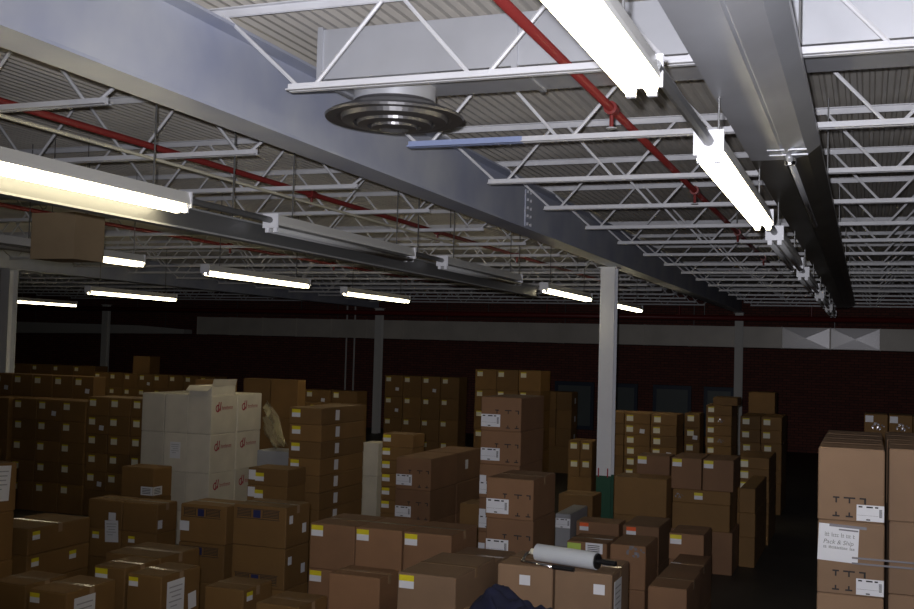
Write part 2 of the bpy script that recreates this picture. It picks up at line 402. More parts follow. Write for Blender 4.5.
# ------------------------------------------------------------------ fluorescent fixtures
LZ = Z(0.77)
LEN = 2.42
def fixture_meshes(lit):
    body = MB(); body.extrude([(-0.055, 0.052), (0.055, 0.052), (0.055, 0.07), (0.04, 0.125), (-0.04, 0.125), (-0.055, 0.07)], 'y', 0.012, LEN-0.012, M['housing'])
    tm = M['tube_on' if lit else 'tube_off']
    out = [('housing', body.mesh('housing'))]
    for x in (-0.032, 0.032): out.append(('tube', MB().tube([(x, 0.035, 0.02), (x, LEN-0.035, 0.02)], 0.019, tm, 12).mesh('tube', True)))
    for y in (0, LEN-0.012):
        pl = MB(); pl.box(-0.06, 0.06, y, y+0.012, 0.03, 0.13, M['plate'])
        s = 1 if y == 0 else -1; y2 = 0.012 if y == 0 else y
        for x in (-0.032, 0.032): pl.box(x-0.014, x+0.014, min(y2, y2+s*0.022), max(y2, y2+s*0.022), 0.0, 0.05, M['plate'])
        out.append(('end_plate', pl.mesh('end_plate')))
    for y in (0.3, LEN-0.3): out.append(('hanger', MB().tube([(0, y, 0.12), (0, y, DECK-LZ+0.012)], 0.005, M['conduit'], 6).mesh('hanger')))
    return out
FM = {True: fixture_meshes(True), False: fixture_meshes(False)}
def fixture(x, y, lit, label, z=LZ):
    f = empty('fluorescent_light', (x, y, z)); tag(f, label, 'ceiling light', 'twin-tube fluorescent fixtures')
    for n, me in FM[lit]:
        o = link(n, me, f)
        if n == 'hanger' and z < LZ: o.scale = (1, 1, (DECK-z+0.012)/(DECK-LZ+0.012))
    return f
fixture(-0.64, 0.76, True, 'nearest lit twin-tube fluorescent light, beside the heater hood')
fixture(-0.60, 4.30, True, 'lit twin-tube light with white end plate, second along the hood')
for i, y in enumerate((7.55, 11.0, 14.9, 18.5)):
    fixture(-0.60, y, False, 'unlit fluorescent fixture beside the heater hood, %s past the lit ones' % ORD[i])
fixture(-3.86, 2.98, True, 'lit fluorescent light just left of the big girder, at the photo edge')
for i, y in enumerate((6.4, 9.6)):
    fixture(-3.86, y, False, 'unlit fluorescent fixture along the big girder, %s after the lit one' % ORD[i])
fixture(-3.95, 13.4, True, 'lit fluorescent light far along the girder, ending behind the white column')
fixture(-3.95, 17.3, True, 'lit fluorescent light showing just right of the white column top')
fixture(-7.15, 8.32, True, 'short lit fluorescent light partly hidden behind the hanging carton').scale = (1, 0.40, 1)
fixture(-7.15, 5.55, False, 'unlit fluorescent fixture ending behind the hanging carton')
fixture(-7.15, 10.45, True, 'lit fluorescent light in the middle row, first beyond the hanging carton')
fixture(-7.45, 14.55, True, 'lit fluorescent light in the middle row, second beyond the hanging carton')
fixture(-11.25, 13.35, True, 'lit fluorescent light below the second girder, seen right of the left column', Z(0.69)).scale = (1, 0.92, 1)
fixture(-17.3, 18.2, True, 'lit fluorescent light deepest at the left, close to the white column', Z(0.74)).scale = (1, 0.8, 1)
for x, y0, y1, lab in ((-0.6, 3.15, 4.3, 'grey conduit linking the two lit fixtures by the hood'), (-0.6, 6.72, 7.55, 'grey conduit after the second lit fixture by the hood'),
                       (-0.6, 9.98, 11.0, 'dark conduit between the first two unlit fixtures by the hood'),
                       (-3.86, 5.5, 6.4, 'grey conduit from the lit left fixture to the next unlit one'),
                       (-3.86, 8.83, 9.6, 'grey conduit between two unlit fixtures along the girder')):
    tag(MB().tube([(x, y0-0.02, LZ+0.085), (x, y1+0.02, LZ+0.085)], 0.022, M['conduit'], 8).build('light_conduit'), lab, 'conduit')
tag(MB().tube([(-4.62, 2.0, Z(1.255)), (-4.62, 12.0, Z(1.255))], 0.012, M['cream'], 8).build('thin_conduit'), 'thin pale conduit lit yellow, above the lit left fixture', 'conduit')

ch = empty('lighting_channel', (-4.02, 2.0, Z(0.70))); tag(ch, 'long dark steel channel running beside the left light row under the girder', 'channel')
MB().box(-0.03, 0.03, 0, 11.2, 0.012, 0.13, M['conduit']).build('web', ch)
MB().box(-0.04, 0.045, 0, 11.2, 0.0, 0.012, M['lip_grey']).build('lower_lip', ch)
MB().box(-0.04, 0.045, 0, 11.2, 0.13, 0.142, M['lip_grey']).build('upper_lip', ch)
for y in (0.6, 4.2, 7.4, 10.6): MB().tube([(-0.015, y, 0.14), (-0.015, y, DECK-Z(0.70)+0.01)], 0.006, M['conduit'], 6).build('hanger', ch)
# hanging carton and chain
def hung_box():
    x0, x1, y0, y1, z0, z1 = -6.80, -6.33, 7.32, 7.70, Z(0.68), Z(1.08)
    b = empty('hanging_carton', ((x0+x1)/2, (y0+y1)/2, z0)); tag(b, 'brown cardboard carton hung from the ceiling near the left fixtures', 'box')
    w, d, h = (x1-x0)/2, (y1-y0)/2, z1-z0; t = 0.006
    m = MB()
    m.box(-w, w, -d, -d+t, 0, h, M['pale_kraft']); m.box(-w, w, d-t, d, 0, h, M['pale_kraft']); m.box(-w, -w+t, -d+t, d-t, 0, h, M['pale_kraft']); m.box(w-t, w, -d+t, d-t, 0, h, M['pale_kraft'])
    m.box(-w+t, w-t, -d+t, d-t, h-t, h, M['pale_kraft']); m.box(-w+t, w-t, -d+t, d-t, 0.0, t, M['pale_kraft']); m.build('carton_shell', b)
    for x in (-w+0.05, w-0.05): MB().tube([(x, 0, h-0.01), (x, 0, DECK-z0+0.01)], 0.004, M['conduit'], 6).build('hanging_wire', b)
hung_box()

# ------------------------------------------------------------------ cartons
CACHE = {}
def carton_mesh(w, d, h, m, prints):
    key = (round(w, 3), round(d, 3), round(h, 3), m, prints)
    if key in CACHE: return CACHE[key]
    mt = M[m]; mb = MB(); x, y = w/2, d/2; f = 0.005; e = 0.006
    # body with chamfered upright corners, two top flaps meeting at a seam
    prof = [(-x+e, -y), (x-e, -y), (x, -y+e), (x, y-e), (x-e, y), (-x+e, y), (-x, y-e), (-x, -y+e)]
    b = len(mb.v); n = 8; mi = mb.mid(mt); E = min(0.006, h*0.05)
    for zz, ins in ((0.0, E), (E, 0.0), (h-f-E, 0.0), (h-f, E*0.6)):
        for p in prof: mb.v.append((p[0]-math.copysign(ins, p[0]), p[1]-math.copysign(ins, p[1]), zz))
    for L in range(3):
        for k in range(n): mb.f.append((b+L*n+k, b+L*n+(k+1) % n, b+(L+1)*n+(k+1) % n, b+(L+1)*n+k)); mb.mi.append(mi)
    mb.f.append(tuple(reversed(range(b, b+n)))); mb.mi.append(mi)
    mb.f.append(tuple(range(b+3*n, b+4*n))); mb.mi.append(mb.mid(M['edge']))
    mb.box(-x+0.006, x-0.006, -y+0.006, -0.003, h-f, h, mt); mb.box(-x+0.006, x-0.006, 0.003, y-0.006, h-f, h, mt)
    yf = -y-0.0012
    def q(u0, u1, v0, v1, mm=M['print']): mb.face([(-x+u0, yf, v0), (-x+u1, yf, v0), (-x+u1, yf, v1), (-x+u0, yf, v1)], mm)
    if prints in ('ship', 'ship_r'):    # handling marks: a row of three and a row of two or three
        u0 = (0.40, 0.68, 0.90) if prints == 'ship' else (0.28, 0.48, 0.68)
        for i, u in enumerate(u0):
            c = u*w; up = 0.60*h if prints == 'ship' else 0.31*h; dn = 0.09*h if prints == 'ship' else 0.06*h
            L = 0.036 if i == 1 else 0.02
            q(c-L, c+L, up, up+0.010); q(c-0.005 if i < 2 else c+L-0.012, c+0.005 if i < 2 else c+L, up-0.03, up)
            if not (prints == 'ship' and i == 0) and not (prints == 'ship_r' and i == 2):
                q(c-0.005, c+0.005, dn, dn+0.03); q(c-0.022, c+0.022, dn-0.002, dn+0.008)
    if prints in ('blue', 'blue_low'):
        v = 0.70*h if prints == 'blue' else 0.12*h
        q(0.38*w, 0.52*w, v, v+0.19*h, M['blue_print'])
        for (a, c2) in ((0.08, 0.34), (0.56, 0.86)):
            for k in range(5):
                vv = v + 0.02*h + k*0.037*h
                q(a*w, c2*w, vv, vv+0.006, M['print'])
            q(a*w, a*w+0.005, v, v+0.19*h); q(c2*w-0.005, c2*w, v, v+0.19*h)
        q(0.06*w, 0.88*w, v-0.012, v-0.007); q(0.06*w, 0.88*w, v+0.2*h, v+0.2*h+0.005)
    me = mb.mesh('carton'); CACHE[key] = me
    return me

STK = {}
def sticker(kind, face='front'):
    """paper label lying in x/z, centred, facing -y; copies share the mesh"""
    key = (kind, face)
    if key in STK: return STK[key]
    mb = MB(); t = 0.0015
    def pl(x0, x1, z0, z1, m, y=0.0): mb.box(x0, x1, y-t, y, z0, z1, M[m])
    if kind == 'yl': pl(-0.055, 0.055, -0.045, 0.005, 'paper'); pl(-0.055, 0.055, 0.005, 0.045, 'yellow')
    elif kind == 'dot': pl(-0.055, 0.055, -0.05, 0.03, 'cream'); pl(-0.055, 0.055, 0.03, 0.05, 'yellow')
    elif kind == 'orange': pl(-0.05, 0.05, -0.045, 0.0, 'paper'); pl(-0.05, 0.05, 0.0, 0.04, 'orange')
    elif kind == 'ship':
        pl(-0.105, 0.105, -0.065, 0.065, 'paper')
        for (a, b2, c, d) in ((-0.09, -0.06, 0.043, 0.055), (-0.03, 0.02, 0.043, 0.055), (0.035, 0.06, 0.043, 0.055), (-0.03, 0.0, -0.058, -0.048)):
            mb.face([(a, -t-0.0006, c), (b2, -t-0.0006, c), (b2, -t-0.0006, d), (a, -t-0.0006, d)], M['print'])
        for k in range(8):
            z0 = -0.03+k*0.0085; mb.face([(0.068, -t-0.0006, z0), (0.09, -t-0.0006, z0), (0.09, -t-0.0006, z0+0.005), (0.068, -t-0.0006, z0+0.005)], M['print'])
        mb.face([(-0.1, -t-0.0006, -0.02), (0.06, -t-0.0006, -0.02), (0.06, -t-0.0006, -0.0185), (-0.1, -t-0.0006, -0.0185)], M['print'])
    elif kind == 'sheet':
        pl(-0.105, 0.105, -0.14, 0.14, 'paper')
        for k, (a, b2) in enumerate(((-0.08, 0.08), (-0.075, 0.07), (-0.05, 0.06), (-0.08, 0.075), (-0.06, 0.02))):
            z0 = 0.09-k*0.035; mb.face([(a, -t-0.0006, z0), (b2, -t-0.0006, z0), (b2, -t-0.0006, z0+0.009), (a, -t-0.0006, z0+0.009)], M['faint'])
    elif kind == 'small': pl(-0.05, 0.05, -0.06, 0.06, 'paper')
    elif kind == 'sq':
        pl(-0.04, 0.04, -0.035, 0.035, 'paper')
    elif kind == 'code':
        pl(-0.085, 0.085, -0.05, 0.05, 'paper')
        for k in range(4):
            z0 = -0.032+k*0.018; mb.face([(-0.065, -t-0.0006, z0), (0.055, -t-0.0006, z0), (0.055, -t-0.0006, z0+0.007), (-0.065, -t-0.0006, z0+0.007)], M['print'])
    elif kind == 'green': pl(-0.065, 0.065, -0.045, 0.045, 'green')
    elif kind == 'shiny':     # a crinkled patch of clear tape
        rg = random.Random(11); G = {}
        for i in range(8):
            for j in range(6):
                G[i, j] = len(mb.v); mb.v.append((-0.05+i*0.0143+rg.uniform(-.004, .004), -0.002-rg.uniform(0, 0.006), -0.03+j*0.012+rg.uniform(-.004, .004)))
        mi = mb.mid(M['shiny'])
        for i in range(7):
            for j in range(5):
                if rg.random() < 0.55: mb.f.append((G[i, j], G[i+1, j], G[i+1, j+1], G[i, j+1])); mb.mi.append(mi)
    elif kind == 'tape': mb.box(-0.024, 0.024, -0.0012, 0, -0.04, 0.04, M['tape'])
    STK[key] = mb.mesh('paper_label'); return STK[key]
def put(box, kind, w, d, h, u, v, face='front', rot=0.0, name='paper_label', size=1.0):
    """u from the left edge, v from the bottom, metres"""
    o = link(name, sticker(kind), box)
    if face == 'front': o.location = (-w/2+u, -d/2-0.0002, v); o.rotation_euler = (0, rot, 0)
    else: o.location = (w/2+0.0002, -d/2+u, v); o.rotation_euler = (0, rot, R(90))
    o.scale = (size, 1, size)
    return o
def tape_strip(box, w, d, h, front=0.07):
    mb = MB(); mb.box(-w/2-0.001, w/2+0.001, -0.024, 0.024, h, h+0.001, M['tape'])
    for s in (-1, 1):
        mb.box(s*(w/2+0.0005)-0.0006, s*(w/2+0.0005)+0.0006, -0.024, 0.024, h-front, h+0.001, M['tape'])
    mb.build('tape_strip', box)

def carton(x0, x1, y0, y1, z0, h, m, style, label, group, jit=0.004, yaw=0.4, cat='box', name='cardboard_carton'):
    g = 0.010
    w, d = x1-x0-g, y1-y0-g
    o = link(name, carton_mesh(w, d, h-0.0015, m, style))
    jx = random.uniform(-jit, jit)
    o.location = ((x0+x1)/2+jx, (y0+y1)/2+random.uniform(0, jit*2), z0)
    tag(o, label, cat, group)
    return o, w, d, h-0.0015


def ordn(k): return ORD[k] if k < len(ORD) else 'last'
STACKS = {}
def S(name, X0, X1, Y0, Y1, Zt, ncol, nrow, h, style): STACKS[name] = (X0, X1, Y0, Y1, Zt, ncol, nrow, h, style)
S('right_a', -0.30, 0.12, 7.52, 9.36, 2.02, 1, 4, 0.478, 'ship_r')
S('right_b', 0.14, 0.56, 7.69, 9.53, 2.02, 1, 4, 0.478, 'plain')
S('right_far', -0.03, 0.85, 15.03, 15.53, 1.90, 3, 1, 0.340, 'shiny')
S('pink_near', -3.18, -2.73, 9.12, 9.84, 1.46, 1, 1, 0.359, 'ship')
S('pink_mid', -3.79, -3.34, 10.63, 11.48, 2.11, 1, 1, 0.352, 'ship')
S('pink_far', -5.38, -4.91, 12.04, 13.84, 1.26, 1, 2, 0.385, 'ship')
S('block_k', -7.19, -5.84, 19.77, 20.46, 2.22, 3, 1, 0.390, 'dot')
S('block_k2', -6.60, -5.91, 22.38, 22.88, 1.74, 2, 1, 0.390, 'dotside')
S('block_m', -9.89, -8.14, 21.42, 21.92, 1.99, 4, 1, 0.460, 'dot')
S('white_parcel', -7.13, -6.86, 14.69, 15.04, 1.15, 1, 1, 0.500, 'white1')
S('flat_e', -6.09, -5.63, 13.15, 13.56, 1.44, 1, 1, 0.177, 'yl')
S('flat_d', -6.30, -5.87, 11.01, 12.15, 1.87, 1, 1, 0.195, 'yl_side')
S('flat_d2', -6.48, -5.96, 10.44, 10.86, 1.21, 1, 1, 0.190, 'yl_corner')
S('big_bg', -9.53, -8.51, 15.13, 15.39, 2.03, 2, 1, 0.620, 'plain')
S('bg2', -10.30, -9.16, 18.60, 19.05, 1.73, 2, 1, 0.300, 'dot')
S('bg3', -9.47, -8.26, 16.78, 17.18, 1.58, 5, 1, 0.220, 'dot')
S('white_w', -8.86, -7.78, 11.64, 12.84, 1.92, 3, 2, 0.497, 'white')
S('wrapped', -7.02, -6.55, 11.51, 11.91, 1.29, 1, 1, 0.240, 'plain')
S('brown_wb', -8.32, -7.85, 10.59, 10.96, 1.09, 1, 1, 0.350, 'cornerlabel')
S('lb5', -7.47, -6.61, 9.00, 9.34, 0.96, 2, 1, 0.290, 'mix5')
S('lb6a', -6.11, -5.59, 8.66, 9.10, 1.06, 1, 1, 0.360, 'blue')
S('lb6b', -5.30, -4.75, 8.32, 8.76, 1.16, 1, 1, 0.360, 'blue')
S('lb4', -6.80, -6.30, 6.89, 7.64, 1.05, 1, 1, 0.215, 'side_yl')
S('lb3', -6.14, -5.77, 5.62, 6.18, 1.69, 1, 1, 0.350, 'sheet_side')
S('p', -5.03, -4.72, 6.51, 7.00, 0.90, 1, 1, 0.330, 'yl_sheet')
S('q', -5.36, -5.07, 6.54, 6.96, 0.92, 1, 1, 0.330, 'yl')
S('r', -5.81, -5.26, 7.23, 7.78, 0.86, 1, 1, 0.330, 'plain')
S('lba', -5.26, -4.93, 5.77, 6.28, 0.91, 1, 1, 0.330, 'yl_sheet')
S('lbb', -5.66, -5.33, 5.83, 6.25, 0.91, 1, 1, 0.330, 'plain')
S('lb7', -4.79, -4.43, 7.14, 7.57, 0.71, 1, 1, 0.360, 'side_yl')
S('lb8', -4.20, -3.83, 6.94, 7.39, 0.69, 1, 1, 0.400, 'plain')
S('b', -4.39, -3.10, 8.08, 8.70, 1.10, 3, 1, 0.380, 'yl')
S('aa', -3.84, -3.40, 7.39, 7.76, 0.86, 1, 1, 0.400, 'plain')
S('a', -3.02, -2.58, 6.84, 7.67, 1.05, 1, 1, 0.420, 'yl')
S('a2', -3.08, -2.65, 7.76, 8.38, 0.97, 1, 1, 0.420, 'plain')
S('s', -2.47, -1.63, 7.37, 7.94, 1.07, 2, 1, 0.420, 'sq')
S('nb', -2.41, -1.65, 6.12, 6.57, 0.94, 1, 1, 0.450, 'plain')
S('t0', -3.20, -3.02, 11.50, 12.28, 0.82, 1, 1, 0.360, 'greywhite')
S('t1', -3.01, -2.52, 11.69, 12.05, 0.73, 1, 1, 0.400, 'orange')
S('t2', -2.38, -1.99, 11.17, 11.91, 0.81, 1, 1, 0.400, 'orange')
S('t3a', -2.61, -2.22, 9.80, 10.30, 0.84, 1, 1, 0.400, 'small2')
S('t3b', -2.21, -1.87, 9.84, 10.45, 0.84, 1, 1, 0.400, 'shine')
S('t5', -1.71, -1.39, 9.72, 10.73, 0.65, 1, 1, 0.400, 'plain')
S('t4', -1.63, -1.31, 8.68, 9.47, 0.74, 1, 1, 0.400, 'plain')
S('t6', -1.82, -1.47, 10.75, 11.33, 0.84, 1, 1, 0.260, 'yl')
S('u', -4.21, -2.90, 17.73, 18.43, 1.62, 3, 1, 0.180, 'dot')
S('u2', -2.93, -2.66, 18.65, 19.13, 1.61, 1, 1, 0.250, 'dot')
S('v', -2.69, -2.27, 13.39, 13.83, 1.34, 1, 1, 0.250, 'yl')
S('v2', -2.84, -2.20, 12.81, 13.31, 1.12, 1, 1, 0.450, 'plain')
S('v3', -2.21, -1.47, 13.14, 13.90, 1.36, 2, 1, 0.375, 'yl')
S('x', -2.46, -2.04, 17.86, 18.72, 1.80, 1, 1, 0.165, 'dot_side')
S('x2', -2.01, -1.54, 20.06, 20.66, 1.97, 1, 1, 0.410, 'plain')
S('x2s', -1.99, -1.31, 18.58, 19.78, 1.61, 2, 1, 0.220, 'dot')
S('x3', -1.69, -1.25, 15.50, 16.70, 1.20, 1, 1, 0.155, 'dot')
S('x4', -1.47, -1.27, 13.77, 15.37, 0.97, 1, 1, 0.300, 'plain')
S('yy', -4.69, -4.27, 17.57, 18.07, 1.12, 2, 1, 0.300, 'dot')
S('yz', -3.71, -3.25, 13.45, 13.95, 0.77, 1, 1, 0.300, 'plain')
S('o2', -4.29, -3.99, 11.40, 11.80, 0.86, 1, 1, 0.340, 'plain')
S('l0', -13.43, -11.39, 13.74, 14.04, 2.00, 5, 1, 0.350, 'dot')
S('l1', -12.15, -10.77, 12.85, 13.40, 1.67, 3, 1, 0.308, 'dot')
S('l1x', -12.61, -12.16, 12.78, 13.33, 1.67, 1, 1, 0.308, 'plain')
S('l2', -10.77, -9.60, 12.87, 13.42, 1.75, 3, 1, 0.274, 'dot')
S('l0b', -17.54, -14.09, 21.17, 21.67, 1.80, 8, 1, 0.350, 'dot')
S('l0c', -20.95, -18.20, 22.00, 22.50, 1.91, 4, 1, 0.300, 'dot')
# name -> (visible tiers, material, look, where)
INFO = {
 'right_a': (4, 'tan', 'large tan carton', 'stack at the aisle edge'),
 'right_b': (4, 'tan', 'large tan carton', 'second stack from the aisle'),
 'right_far': (1, 'kraft', 'carton with shiny tape', 'row behind the big tan stacks'),
 'pink_near': (3, 'pink', 'reddish carton with white shipping label', 'nearest shipping-label stack'),
 'pink_mid': (5, 'pink', 'reddish carton with white shipping label', 'tallest shipping-label stack'),
 'pink_far': (3, 'pink', 'reddish carton with white shipping label', 'farthest shipping-label stack'),
 'block_k': (4, 'kraft', 'brown carton with small sticker', 'pallet behind the tallest shipping-label stack'),
 'block_k2': (3, 'kraft', 'dark brown carton', 'pallet beside the grey windows'),
 'block_m': (4, 'kraft', 'brown carton with small sticker', 'pallet right of the far thin column'),
 'white_parcel': (1, 'white_card', 'tall narrow whitish parcel', 'standing between two flat-carton stacks'),
 'flat_e': (6, 'kraft', 'flat carton with yellow-topped label', 'low stack behind the shipping-label boxes'),
 'flat_d': (7, 'kraft', 'flat carton with yellow-topped label', 'tall flat-carton stack'),
 'flat_d2': (3, 'kraft', 'flat carton with yellow-topped label', 'low stack beside the white boxes'),
 'big_bg': (1, 'kraft', 'big plain brown carton', 'row behind the white boxes'),
 'bg2': (2, 'kraft', 'brown carton', 'back row past the tall flat-carton stack'),
 'bg3': (2, 'kraft', 'small-stickered carton', 'row behind the tall flat-carton stack'),
 'white_w': (3, 'white_card', 'white carton with red logo', 'white pallet'),
 'wrapped': (1, 'grey_card', 'grey film-wrapped carton', 'beside the white pallet'),
 'brown_wb': (1, 'kraft', 'brown carton with corner label', 'against the white cartons'),
 'lb5': (2, 'kraft', 'wide brown carton', 'before the white pallet'),
 'lb6a': (2, 'kraft', 'brown carton with navy square', 'stack left of its twin'),
 'lb6b': (2, 'kraft', 'brown carton with navy square', 'stack with stickered dark side'),
 'lb4': (3, 'kraft', 'long low dark carton', 'before the sticker-dotted wall'),
 'lb3': (3, 'kraft', 'brown carton', 'stack cut by the photo left edge'),
 'p': (1, 'kraft', 'narrow carton with white sheet and yellow label', 'bottom left pair'),
 'q': (1, 'kraft', 'narrow carton with yellow label', 'beside the narrow sheet-labelled carton'),
 'r': (1, 'kraft', 'low carton with taped top', 'behind the narrow sheet-labelled carton'),
 'lba': (1, 'kraft', 'narrow carton with white sheet', 'at the bottom left corner'),
 'lbb': (1, 'kraft', 'narrow taped carton without labels', 'beside the corner sheet-labelled carton'),
 'lb7': (1, 'kraft', 'low carton with shiny tape', 'before the navy-square cartons'),
 'lb8': (1, 'kraft', 'low plain carton', 'before the yellow-label row at bottom'),
 'b': (2, 'pink', 'brown carton with yellow-topped label', 'row of three wide cartons'),
 'aa': (1, 'pink', 'plain brown carton', 'before the row of three wide cartons'),
 'a': (1, 'tan', 'tan carton with large yellow-topped label', 'left of the navy cloth'),
 'a2': (1, 'tan', 'plain tan carton', 'behind the tan yellow-label carton'),
 's': (1, 'tan', 'tan carton with small square sticker', 'under the stretch-wrap roll'),
 'nb': (1, 'tan', 'low tan carton', 'under the navy cloth'),
 't0': (1, 'grey_card', 'grey carton with white label', 'left of the green column foot'),
 't1': (1, 'pink', 'carton with orange label', 'below the green column foot'),
 't2': (1, 'pink', 'carton with orange label', 'nearer the aisle than its twin'),
 't3a': (1, 'pink', 'carton with green and barcode stickers', 'behind the stretch-wrap roll'),
 't3b': (1, 'pink', 'carton with shiny taped corner', 'behind the roll handle'),
 't5': (1, 'pink', 'low carton', 'beside the aisle below the yellow-label carton'),
 't4': (1, 'pink', 'low carton', 'right of the stretch-wrap boxes, near the frame bottom'),
 't6': (1, 'pink', 'carton with yellow-topped label', 'alone at the aisle side'),
 'u': (6, 'kraft', 'flat carton with small sticker', 'stack just right of the column'),
 'u2': (5, 'kraft', 'narrow carton', 'thin pile next to the flat cartons'),
 'v': (1, 'pink', 'carton with yellow-topped label', 'above the plain wide carton by the column'),
 'v2': (1, 'kraft', 'wide plain carton', 'right of the green column foot'),
 'v3': (1, 'pink', 'carton with yellow-topped label', 'pair right of the column'),
 'x': (7, 'kraft', 'thin carton with cream sticker', 'flat stack before the far right column'),
 'x2': (1, 'kraft', 'big plain carton', 'on top beside the far right column'),
 'x2s': (5, 'kraft', 'dark small carton', 'stack at the aisle, farther back'),
 'x3': (6, 'kraft', 'flat dark carton', 'aisle-side stack with shiny tape'),
 'x4': (2, 'kraft', 'dark carton', 'low aisle-side stack'),
 'yy': (2, 'kraft', 'small brown carton', 'left of the white column'),
 'yz': (1, 'kraft', 'low brown carton', 'at the foot of the white column'),
 'o2': (1, 'kraft', 'small low carton', 'behind the nearest shipping-label stack'),
 'l0': (2, 'kraft', 'brown carton with sticker', 'back row above the sticker-dotted wall'),
 'l1': (5, 'kraft', 'brown carton', 'sticker-dotted carton wall, nearer block'),
 'l1x': (5, 'kraft', 'plain brown carton', 'cut by the photo edge in the carton wall'),
 'l2': (5, 'kraft', 'brown carton', 'carton wall next to the white pallet'),
 'l0b': (2, 'kraft', 'small dark carton', 'far row before the brick wall'),
 'l0c': (1, 'kraft', 'flat dark carton', 'far row behind the left column'),
}
def lab(look, tier, ntier, c, ncol, r, nrow, where):
    p = [look]
    if ntier > 1: p.append('top' if tier == 0 else ordn(tier) + ' from top')
    q = look
    if ntier > 1: q += ', ' + ('top one' if tier == 0 else ordn(tier) + ' down')
    if ncol > 1: q += ', ' + ordn(c) + ' column'
    if nrow > 1: q += ', ' + ('front' if r == 0 else ordn(r) + ' row')
    return q + ', ' + where
BOXES = {}
def decorate(o, w, d, h, name, style, c, ncol, r, nrow, k):
    rnd = random.random
    if style == 'dot' and r == 0:
        put(o, 'dot', w, d, h, 0.09+rnd()*0.02, h-0.085, size=1.0)
        if rnd() < 0.10: put(o, 'sq', w, d, h, w*0.7, h*0.35, rot=0.1)
    elif style == 'dotside' :
        put(o, 'small', w, d, h, d*0.6, h*0.5, 'side')
    elif style == 'dot_side':
        put(o, 'dot', w, d, h, 0.08, h-0.07, size=0.85)
        if k % 2: put(o, 'shiny', w, d, h, w*0.6, h*0.5)
    elif style == 'yl' :
        if c == 0 or name in ('b', 'v3') : put(o, 'yl', w, d, h, 0.068, h-0.06)
    elif style == 'yl_side':
        put(o, 'yl', w, d, h, 0.09, h-0.065); put(o, 'small', w, d, h, d*0.36, h*0.52, 'side', rot=0.05)
    elif style == 'yl_corner':
        put(o, 'yl', w, d, h, 0.15, h-0.095); put(o, 'small', w, d, h, 0.055, h*0.6, size=0.9)
    elif style == 'ship':
        put(o, 'ship', w, d, h, 0.108, h*0.30)
        if name == 'pink_far' and r == 1 and k == 0: put(o, 'small', w, d, h, d*0.4, h*0.55, 'side')
        if name == 'pink_mid' and k >= 2: put(o, 'small', w, d, h, 0.04, h*0.55, size=0.7)
    elif style == 'ship_r' and r == 0:
        put(o, 'ship', w, d, h, w-0.085, h*0.13, size=0.8)
    elif style == 'shiny':
        put(o, 'sq', w, d, h, 0.06, h-0.06, size=1.2); put(o, 'shiny', w, d, h, w*0.6, h*0.55, size=1.6)
    elif style == 'white' and c == 2:
        logo(o, w, d, h)
    elif style == 'white' and c == 1 and k == 1 and r == 0:
        put(o, 'sheet', w, d, h, w*0.5, h*0.55, size=0.75)
    elif style == 'cornerlabel':
        put(o, 'code', w, d, h, w-0.088, 0.08); put(o, 'code', w, d, h, 0.088, 0.08, 'side')
    elif style == 'mix5':
        if c == 1: put(o, 'yl', w, d, h, 0.12, h-0.08 if k else h-0.35+0.1, size=0.7) if k else put(o, 'small', w, d, h, 0.05, h*0.3, 'side', size=0.7)
        if c == 0 and k == 0: put(o, 'sheet', w, d, h, w*0.72, -0.02, rot=-0.06, size=0.78); put(o, 'sq', w, d, h, w*0.72, 0.13, size=1.1)
        if c == 0 and k == 1: put(o, 'yl', w, d, h, 0.11, h-0.07, size=0.75)
    elif style in ('blue', 'blue_low'):
        if name == 'lb6a' and k == 0: put(o, 'sq', w, d, h, 0.05, h*0.42, size=1.3)
        if name == 'lb6b':
            put(o, 'small', w, d, h, 0.09, h*0.68, 'side', size=0.6)
            put(o, 'small', w, d, h, 0.33, h*0.40, 'side', size=0.7)
    elif style == 'side_yl':
        put(o, 'yl', w, d, h, 0.09, h-0.06, 'side', size=0.75)
        if name == 'lb4' and k == 1: put(o, 'yl', w, d, h, d*0.72, h-0.07, 'side', size=0.75)
    elif style == 'sheet_side' and k == 0:
        put(o, 'sheet', w, d, h, d-0.16, h*0.6, 'side', rot=0.06, size=0.9)
    elif style == 'yl_sheet':
        put(o, 'yl', w, d, h, 0.055, h-0.055, size=0.72); put(o, 'sheet', w, d, h, d*0.36, h-0.19, 'side')
        if name == 'p': put(o, 'small', w, d, h, d*0.8, h-0.24, 'side', rot=-0.08)
    elif style == 'sq' and k == 0:
        if c == 0: put(o, 'sq', w, d, h, w*0.5, h-0.10)
        else: put(o, 'sq', w, d, h, w-0.09, h-0.11); put(o, 'sheet', w, d, h, d*0.34, h-0.22, 'side', size=1.1)
    elif style == 'greywhite':
        put(o, 'ship', w, d, h, w/2, h*0.72, size=0.8)
    elif style == 'orange':
        put(o, 'orange', w, d, h, 0.09, h-0.055)
    elif style == 'small2':
        put(o, 'green', w, d, h, 0.07, h-0.06); put(o, 'code', w, d, h, w-0.12, h-0.05, size=0.95)
    elif style == 'shine':
        put(o, 'shiny', w, d, h, w-0.09, h-0.05, size=1.7)
